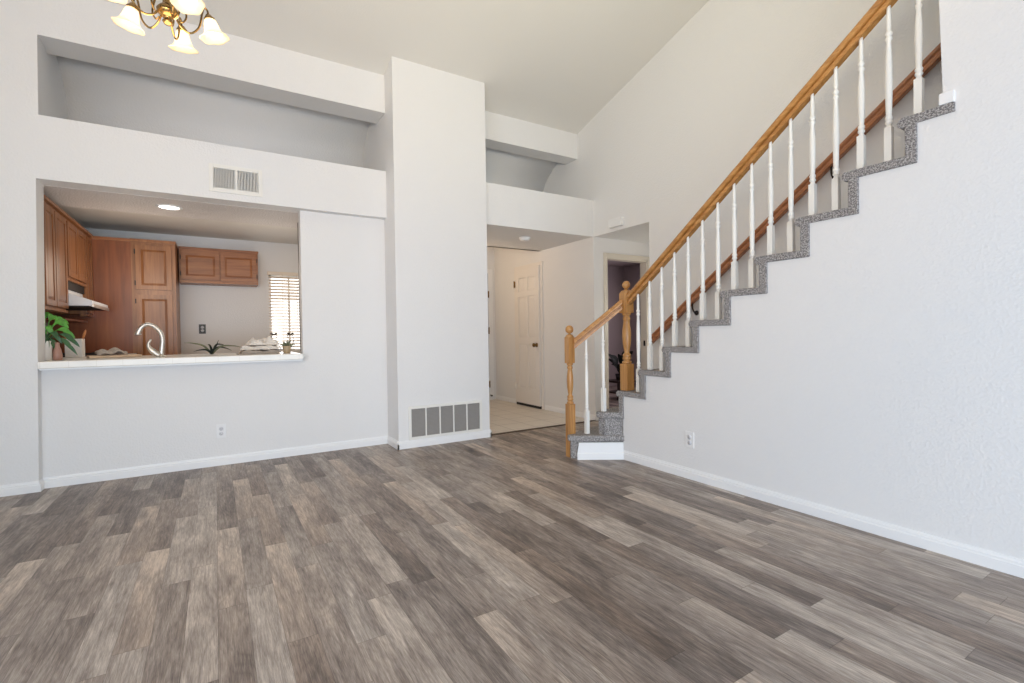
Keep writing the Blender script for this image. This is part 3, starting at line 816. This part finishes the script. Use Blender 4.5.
hd = thing('range_hood', 'white range hood with dark vent strip under the short cabinet', 'range hood', (-1.08, 5.53, 1.36), PI / 2)
w = .73
bm = N_()
prism(bm, [(.33, .0), (.33, .15), (.02, .15), (.02, .12), (-.17, .045), (-.17, .0)], 0, w, 'X', bevel=.004)
obj('canopy', bm, HOODW, hd)
obj('vent_strip', B_(.02, w - .02, .004, .3, .15, .222), DARK, hd)
obj('front_lip', B_(-.004, w + .004, -.178, -.168, -.012, .018, bevel=.002), STEEL, hd)
obj('underside', B_(.03, w - .03, -.14, .3, -.01, .001), DARK, hd)
sp = tag(obj('wood_shelf', B_(-1.41, -1.09, 5.53, 6.4, 1.235, 1.253, bevel=.002), CABP), 'thin brown wood shelf on the wall under the range hood', 'shelf')

pn = thing('pantry_cabinet', 'tall brown pantry cabinet with two stacked doors and wide side panel', 'cabinet', (-1.41, 6.53, 0))
bm = N_(); box(bm, .66, 1.05, .0, .63, 0, 2.11); box(bm, .655, 1.058, -.012, .63, 2.10, 2.135, bevel=.003)
obj('body', bm, CAB, pn)
obj('side_panel', B_(.0, .66, .004, .03, 0, 2.11), CABP, pn)['label'] = 'flat reddish wood panel'
obj('crown_strip', B_(.0, .66, -.01, .03, 2.10, 2.132, bevel=.003), CABH, pn)
cab_door('door', .315, .475, pn, (.70, 0, 1.595), 0, 0)
cab_door('door', .315, 1.42, pn, (.70, 0, .12), 0, 0)

fc = thing('overhead_cabinet', 'brown two door cabinet mounted over the empty refrigerator space', 'cabinet', (-.345, 6.88, 1.72))
bm = N_(); box(bm, 0, .82, 0, .288, 0, .41); box(bm, -.003, .828, -.014, .288, .40, .42, bevel=.003)
obj('body', bm, CABH, fc)
cab_door('door', .385, .335, fc, (.02, 0, .035), 0, 0, CABH)
cab_door('door', .385, .335, fc, (.415, 0, .035), 0, 1, CABH)

bc = thing('bar_base_cabinet', 'brown base cabinet under the bar counter on kitchen side', 'cabinet', (-.70, 4.86, 0))
bm = N_(); box(bm, 0, 2.1, 0, .55, .1, .862); box(bm, .02, 2.08, .02, .48, 0, .1); obj('body', bm, CAB, bc)
for i in range(4): cab_door('door', .49, .68, bc, (.52 + i * .52, .55, .14), PI)
lb = thing('stove_side_base_cabinet', 'brown base cabinet under the cooktop along left kitchen wall', 'cabinet', (-1.41, 4.86, 0))
bm = N_(); box(bm, 0, .66, 0, 1.66, .1, .862); box(bm, 0, .6, 0, 1.66, 0, .1); obj('body', bm, CAB, lb)
for i in range(3): cab_door('door', .5, .68, lb, (.66, .05 + i * .54, .14), PI / 2)

ct = thing('bar_countertop', 'white tiled bar ledge of the kitchen pass-through', 'countertop', (-1.062, 4.605, .865))
bm = N_(); box(bm, 0, 1.72, 0, .13, 0, .05, bevel=.006); box(bm, .0, 1.72, .1, .9, .0, .049)
obj('tile_top', bm, CTILE, ct)
bm = N_(); box(bm, 0.004, 1.716, .02, .12, -.012, .0); obj('edge_strip', bm, TRIM, ct)
c2 = tag(obj('stove_countertop', B_(-1.418, -.72, 5.51, 6.52, .87, .914, bevel=.004), CTILE), 'white counter run under the cooktop on left wall', 'countertop')
ck = thing('cooktop', 'black cooktop on the left kitchen counter behind the plant', 'cooktop', (-1.36, 5.72, .915))
obj('glass', B_(0, .54, 0, .74, 0, .014, bevel=.004), BLACK, ck)
for (x, y) in ((.14, .2), (.4, .2), (.14, .54), (.4, .54)):
    bm = N_(); lathe(bm, [(.085, .014), (.085, .022), (.075, .026), (.03, .026), (0, .024)], 24, (x, y, 0)); obj('burner', bm, DARK, ck)

# ------------------------------------------------------------------ things on the bar
fa = thing('kitchen_faucet', 'brushed nickel gooseneck faucet with side lever on the bar', 'faucet', (-.385, 4.93, .9145))
bm = N_(); lathe(bm, [(.028, 0), (.027, .008), (.02, .016), (.018, .03)], 20); obj('base', bm, STEEL, fa)
bm = N_(); tube(bm, [(0, 0, .01), (.008, 0, .08), (.012, 0, .14), (0, .003, .20), (-.04, .006, .25), (-.085, .01, .268), (-.125, .014, .245), (-.148, .016, .2), (-.15, .017, .185)], [.019, .0175, .0165, .016, .016, .016, .0165, .020, .0225], 14)
obj('spout', bm, STEEL, fa)
bm = N_(); lathe(bm, [(.0185, .0), (.017, .006), (.0, .008)], 16, (-.15, .017, .18)); obj('spray_face', bm, BLACK, fa)
bm = N_(); tube(bm, [(-.012, -.012, .01), (-.055, -.02, .05), (-.078, -.024, .085), (-.078, -.025, .115), (-.062, -.025, .145)], [.025, .023, .014, .010, .007], 12); obj('lever', bm, STEEL, fa)

pl = thing('potted_monstera', 'bright green leafy houseplant in a white pot at left end of bar', 'plant', (-1.075, 4.93, .914))
bm = N_(); lathe(bm, [(.045, 0), (.048, .004), (.052, .14), (.05, .146), (.046, .142), (.044, .12), (0, .118)], 24, (-.02, -.03, 0)); obj('pot', bm, CERAMIC, pl)
random.seed(4)
tips = [((.04, .02, .33), .10, LEAF), ((.10, .0, .27), .09, LEAF), ((.13, .02, .19), .09, LEAF), ((.16, .0, .12), .08, LEAFD), ((.02, -.06, .22), .10, LEAF), ((.07, -.06, .15), .08, LEAFD), ((-.02, .05, .36), .1, LEAF), ((.15, -.03, .06), .07, LEAFD), ((.09, .06, .30), .09, LEAF), ((.0, -.08, .12), .09, LEAFD), ((.06, -.05, .05), .07, LEAFD)]
for (tx, ty, tz), wd, m in tips:
    bm = N_(); b = Vector((-.01, -.02, .13)); t = Vector((tx, ty, tz))
    mid = (b + t) / 2 + Vector((0, 0, .07))
    tube(bm, [b, (b + mid) / 2 + Vector((0, 0, .02)), mid], .003, 6)
    leaf(bm, mid, t, wd * .46, .02, (.25, -1, .5), 8, .2)
    leaf(bm, mid * .6 + t * .4, t + Vector((.02, .02, -.03)), wd * .34, .015, (-.2, -1, .4), 8, .2)
    obj('leaf', bm, m, pl)
vs_ = tag(obj('bud_vase', (lambda bm: (lathe(bm, [(.02, 0), (.026, .004), (.028, .04), (.022, .075), (.014, .10), (.013, .125), (.017, .132), (.013, .13), (.01, .1), (0, .02)], 20), bm)[1])(N_()), PINKG, None, (-1.0, 4.83, .9145)), 'dusty pink bud vase beside the white plant pot', 'vase')
cr = thing('utensil_crock', 'white square crock holding wooden spoons beyond the plant', 'utensil crock', (-1.045, 5.60, .916))
bm = N_(); lathe(bm, [(.078, 0), (.08, .005), (.08, .155), (.076, .158), (.07, .155), (.068, .02), (0, .018)], 4, (0, 0, 0), Matrix.Rotation(PI / 4, 4, 'Z'))
for f in bm.faces: f.smooth = False
obj('crock', bm, CERAMIC, cr)
def spoon(label, x, y, lean, ln, hw):
    bm = N_()
    b = Vector((x, y, .03)); t = b + Vector((lean[0], lean[1], ln))
    tube(bm, [b, (b + t) / 2, t], .006, 8)
    d = (t - b).normalized()
    Tm = Matrix.Translation(t + d * .03) @ d.to_track_quat('Z', 'Y').to_matrix().to_4x4() @ Matrix.Diagonal((hw, .35 * hw, .045, 1))
    bmesh.ops.create_uvsphere(bm, u_segments=14, v_segments=8, radius=1, matrix=Tm)
    o = obj('wooden_spoon', bm, SPOON, None, cr.location, smooth=True)
    tag(o, label, 'spoon')
spoon('wooden spoon leaning right out of the white crock', .02, .0, (.035, 0, 0), .135, .028)
spoon('wide wooden spatula standing upright at back of white crock', -.03, .02, (-.015, .01, 0), .125, .042)

cb = tag(obj('cutting_board', (lambda bm: (box(bm, -.17, .17, -.11, .11, 0, .018, bevel=.006), bm)[1])(N_()), BOARDW, None, (-.72, 5.18, .9152), .25), 'pale wood cutting board lying on the counter left of faucet', 'cutting board')
dt = N_()
random.seed(2)
bmesh.ops.create_grid(dt, x_segments=26, y_segments=18, size=1)
for q in dt.verts:
    x, y = q.co.x * .10, q.co.y * .06
    q.co = Vector((x, y, .012 + .03 * max(0, 1 - (q.co.x ** 2 + q.co.y ** 2) * .6) + .012 * math.sin(60 * x + 20 * y) + .008 * math.sin(95 * y + 30 * x)))
g = bmesh.ops.extrude_face_region(dt, geom=dt.faces[:])
for e in g['geom']:
    if isinstance(e, bmesh.types.BMVert): e.co.z = max(0.0, e.co.z - .012)
tag(obj('dish_cloth', dt, CLOTHD, None, (-.74, 5.20, .936), .3, True), 'crumpled taupe cloth lying on the pale cutting board', 'cloth')

# air plant behind the bar, towels, pot plant
ap = thing('spiky_air_plant', 'low spiky air plant with curling dark leaves on the bar', 'plant', (-.03, 5.22, .914))
random.seed(9)
for i, (dx, dz, cv) in enumerate(((-.21, .11, .03), (-.09, .045, .02), (-.03, .09, .03), (.055, .13, -.03), (.05, .06, .02), (.11, .075, .05), (.16, .03, .05), (.24, .06, .045), (-.14, .03, .03), (.0, .07, 0))):
    bm = N_()
    y = random.uniform(-.03, .03)
    tube(bm, [(0, 0, .005), (dx * .3, y * .5, dz * .45 + cv), (dx * .7, y, dz * .8 + cv * .6), (dx, y, dz)], [.009, .008, .005, .001], 8)
    obj('leaf', bm, LEAFG if i in (0, 7) else LEAFK, ap)

def folded(name, label, w, d, h, loc, rz, m, seed):
    """a soft folded cloth: rounded stack of layers with wrinkles"""
    random.seed(seed)
    bm = N_(); layers = 3
    for k in range(layers):
        z0 = h * k / layers; z1 = h * (k + 1) / layers * 1.0
        s = 1 - .05 * k
        ox = random.uniform(-.012, .012)
        before = set(bm.verts)
        box(bm, -w / 2 * s + ox, w / 2 * s + ox, -d / 2 * s, d / 2 * s, z0, z1, bevel=min(.011, h / layers * .45), seg=3)
    es = [e for e in bm.edges if e.calc_length() > .05]
    bmesh.ops.subdivide_edges(bm, edges=es, cuts=10, use_grid_fill=True)
    for q in bm.verts:
        if q.co.z > h * .2:
            a = (q.co.z / h)
            q.co.z += a * (.006 * math.sin(34 * q.co.x + seed) * math.cos(28 * q.co.y) + .004 * math.sin(70 * q.co.x + 40 * q.co.y))
            q.co.y += .004 * math.sin(45 * q.co.x + seed)
    return tag(obj(name, bm, m, None, loc, rz, True), label, 'towel', 'folded towels on the bar')
folded('folded_towel', 'taupe folded towel at bottom of the stack on the bar', .33, .22, .030, (.335, 4.95, .9145), .05, CLOTHD, 1)
folded('folded_towel', 'pale grey folded towel in the middle of bar stack', .31, .2, .030, (.345, 4.95, .956), -.05, CLOTH, 3)
tw = N_()
bmesh.ops.create_grid(tw, x_segments=44, y_segments=26, size=1)
for q in tw.verts:
    u, v_ = q.co.x, q.co.y
    x, y = u * .125, v_ * .085
    edge = max(0, 1 - max(abs(u), abs(v_)) ** 6)
    z = .022 + .022 * edge + .010 * math.sin(50 * x + 32 * y) + .009 * math.sin(90 * x - 60 * y + 1) * edge + .012 * math.exp(-((u - .45) ** 2) * 20) + .008 * math.exp(-((v_ + .2) ** 2) * 20)
    q.co = Vector((x + .006 * math.sin(70 * y), y + .005 * math.sin(60 * x), z * (.35 + .65 * edge)))
g = bmesh.ops.extrude_face_region(tw, geom=tw.faces[:])
for e in g['geom']:
    if isinstance(e, bmesh.types.BMVert): e.co.z = 0.0
tag(obj('folded_towel', tw, CLOTH, None, (.365, 4.95, .996), .08, True), 'crumpled grey striped towel on top of the bar stack', 'towel', 'folded towels on the bar')

sc_ = thing('potted_succulent', 'small succulent in a pale clay pot at right end of bar', 'plant', (.563, 4.93, .914))
bm = N_(); lathe(bm, [(.028, 0), (.031, .004), (.035, .065), (.033, .068), (.030, .065), (.029, .055), (0, .053)], 22); obj('pot', bm, TERRA, sc_)
random.seed(12)
bm = N_()
for i in range(26):
    a = random.uniform(0, 2 * PI); e = random.uniform(.25, 1.45); l = random.uniform(.03, .075)
    t = Vector((math.cos(a) * math.cos(e) * l * 1.2, math.sin(a) * math.cos(e) * l, .055 + math.sin(e) * l))
    leaf(bm, (0, 0, .055), t, .018, .004, (math.sin(a), -math.cos(a), .4), 5, .5)
obj('foliage', bm, LEAFG, sc_)

# ------------------------------------------------------------------ kitchen window and blind
wn = thing('window_1', 'kitchen window with bright daylight behind a white slatted blind', 'window', (.615, 7.17, .86))
wn['kind'] = 'structure'
W_, H_ = .505, 1.045
bm = N_(); box(bm, 0, .03, .02, .1, 0, H_); box(bm, W_ - .03, W_, .02, .1, 0, H_); box(bm, 0, W_, .02, .1, H_ - .03, H_); box(bm, 0, W_, .02, .1, 0, .03); box(bm, .24, .262, .05, .09, 0, H_)
obj('frame', bm, TRIM, wn)
GL = plain('window_glass', (255, 255, 255), .02, trans=1)
GL.node_tree.nodes['Principled BSDF'].inputs['IOR'].default_value = 1.02
obj('pane', B_(.03, W_ - .03, .068, .072, .03, H_ - .03), GL, wn)
tag(obj('outdoor_glow_panel', B_(-.3, 3.0, 8.3, 8.4, .2, 3.0), GLOWP), 'glowing white panel standing for the bright outdoors beyond the kitchen window', 'sky', kind='structure')  # emissive panel added as a stand-in for the lit outdoors
bl = thing('window_blind', 'white horizontal blind hanging in the kitchen window', 'blind', (.615, 7.165, .86))
bm = N_(); box(bm, -.015, W_ + .015, -.045, .0, H_ - .02, H_ + .025, bevel=.004); obj('head_rail', bm, SLATW, bl)
zz = H_ - .05
random.seed(1)
nslat = 24
for i in range(nslat):
    z = H_ - .05 - i * (H_ - .08) / nslat
    bm = N_()
    tilt = .62 if i < 8 else .38
    a = tilt
    c, s = math.cos(a) * .022, math.sin(a) * .022
    vsx = [bm.verts.new(p) for p in ((0, -.02 - c, z - s), (W_, -.02 - c, z - s), (W_, -.02 + c, z + s), (0, -.02 + c, z + s), (0, -.02 - c, z - s + .0025), (W_, -.02 - c, z - s + .0025), (W_, -.02 + c, z + s + .0025), (0, -.02 + c, z + s + .0025))]
    for f in ((3, 2, 1, 0), (4, 5, 6, 7), (0, 1, 5, 4), (1, 2, 6, 5), (2, 3, 7, 6), (3, 0, 4, 7)): bm.faces.new([vsx[j] for j in f])
    obj('slat', bm, SLATW, bl)
bm = N_()
for x in (.16, .34): tube(bm, [(x, -.045, 0.0), (x, -.045, H_)], .0015, 6, 0)
obj('cord', bm, plain('tan_cord', (176, 150, 120), .8), bl)
dc = thing('scroll_ornament', 'dark wire scroll ornament standing on the kitchen window sill', 'ornament', (.76, 7.115, .905))
bm = N_()
for s in (-1, 1):
    tube(bm, [(s * .02, 0, .0), (s * .05, 0, .05), (s * .12, 0, .02), (s * .15, 0, .06), (s * .12, 0, .09)], .004, 8)
    tube(bm, [(s * .11, 0, .02), (s * .14, 0, .13), (s * .10, 0, .2), (s * .06, 0, .17), (s * .08, 0, .15)], .004, 8)
tube(bm, [(-.15, 0, 0), (.15, 0, 0)], .004, 8, 0)
obj('wire', bm, IRON, dc)
for s in (-1, 1):
    for q in (-1, 1):
        bm = N_(); leaf(bm, (s * .10, 0, .19), (s * .10 + q * .05, 0, .205), .025, .006, (0, -1, .2), 5, .2); obj('leaf', bm, IRON, dc)
obj('sill_board', B_(0, 0, 0, 0, 0, 0) if False else B_(.60, 1.14, 7.10, 7.2, .85, .90, bevel=.004), TRIM)
so = bpy.data.objects['sill_board']; so.name = 'window_sill'; tag(so, 'white sill below the kitchen window', 'window sill', kind='structure')

# ------------------------------------------------------------------ the dim room through the doorway
ds = thing('dark_stand', 'low dark wood stand in the room through the doorway', 'stand', (5.62, 5.75, 0))
obj('top', B_(-.3, .3, -.18, .18, .27, .30, bevel=.003), DKWOOD, ds)
obj('shelf', B_(-.28, .28, -.16, .16, .10, .12), DKWOOD, ds)
for sx in (-1, 1):
    for sy in (-1, 1): obj('leg', B_(sx * .27 - .015, sx * .27 + .015, sy * .15 - .015, sy * .15 + .015, 0, .27), DKWOOD, ds)
dp = thing('dark_leafy_plant', 'dark leafy plant on the low stand through the doorway', 'plant', (5.50, 5.72, .30))
bm = N_(); lathe(bm, [(.06, 0), (.075, .1), (.07, .1), (.06, .08), (0, .08)], 20); obj('pot', bm, BLACK, dp)
random.seed(5)
bm = N_()
for i in range(22):
    a = random.uniform(0, 2 * PI); r = random.uniform(.12, .27); z = random.uniform(.12, .4)
    b = Vector((math.cos(a) * r * .35, math.sin(a) * r * .35, .1 + z * .5)); t = Vector((math.cos(a) * r, math.sin(a) * r, .08 + z))
    tube(bm, [(0, 0, .08), b], .004, 5, 0)
    leaf(bm, b, t, .09, .03, (0, -.5, 1), 6, .2)
obj('foliage', bm, LEAFK, dp)
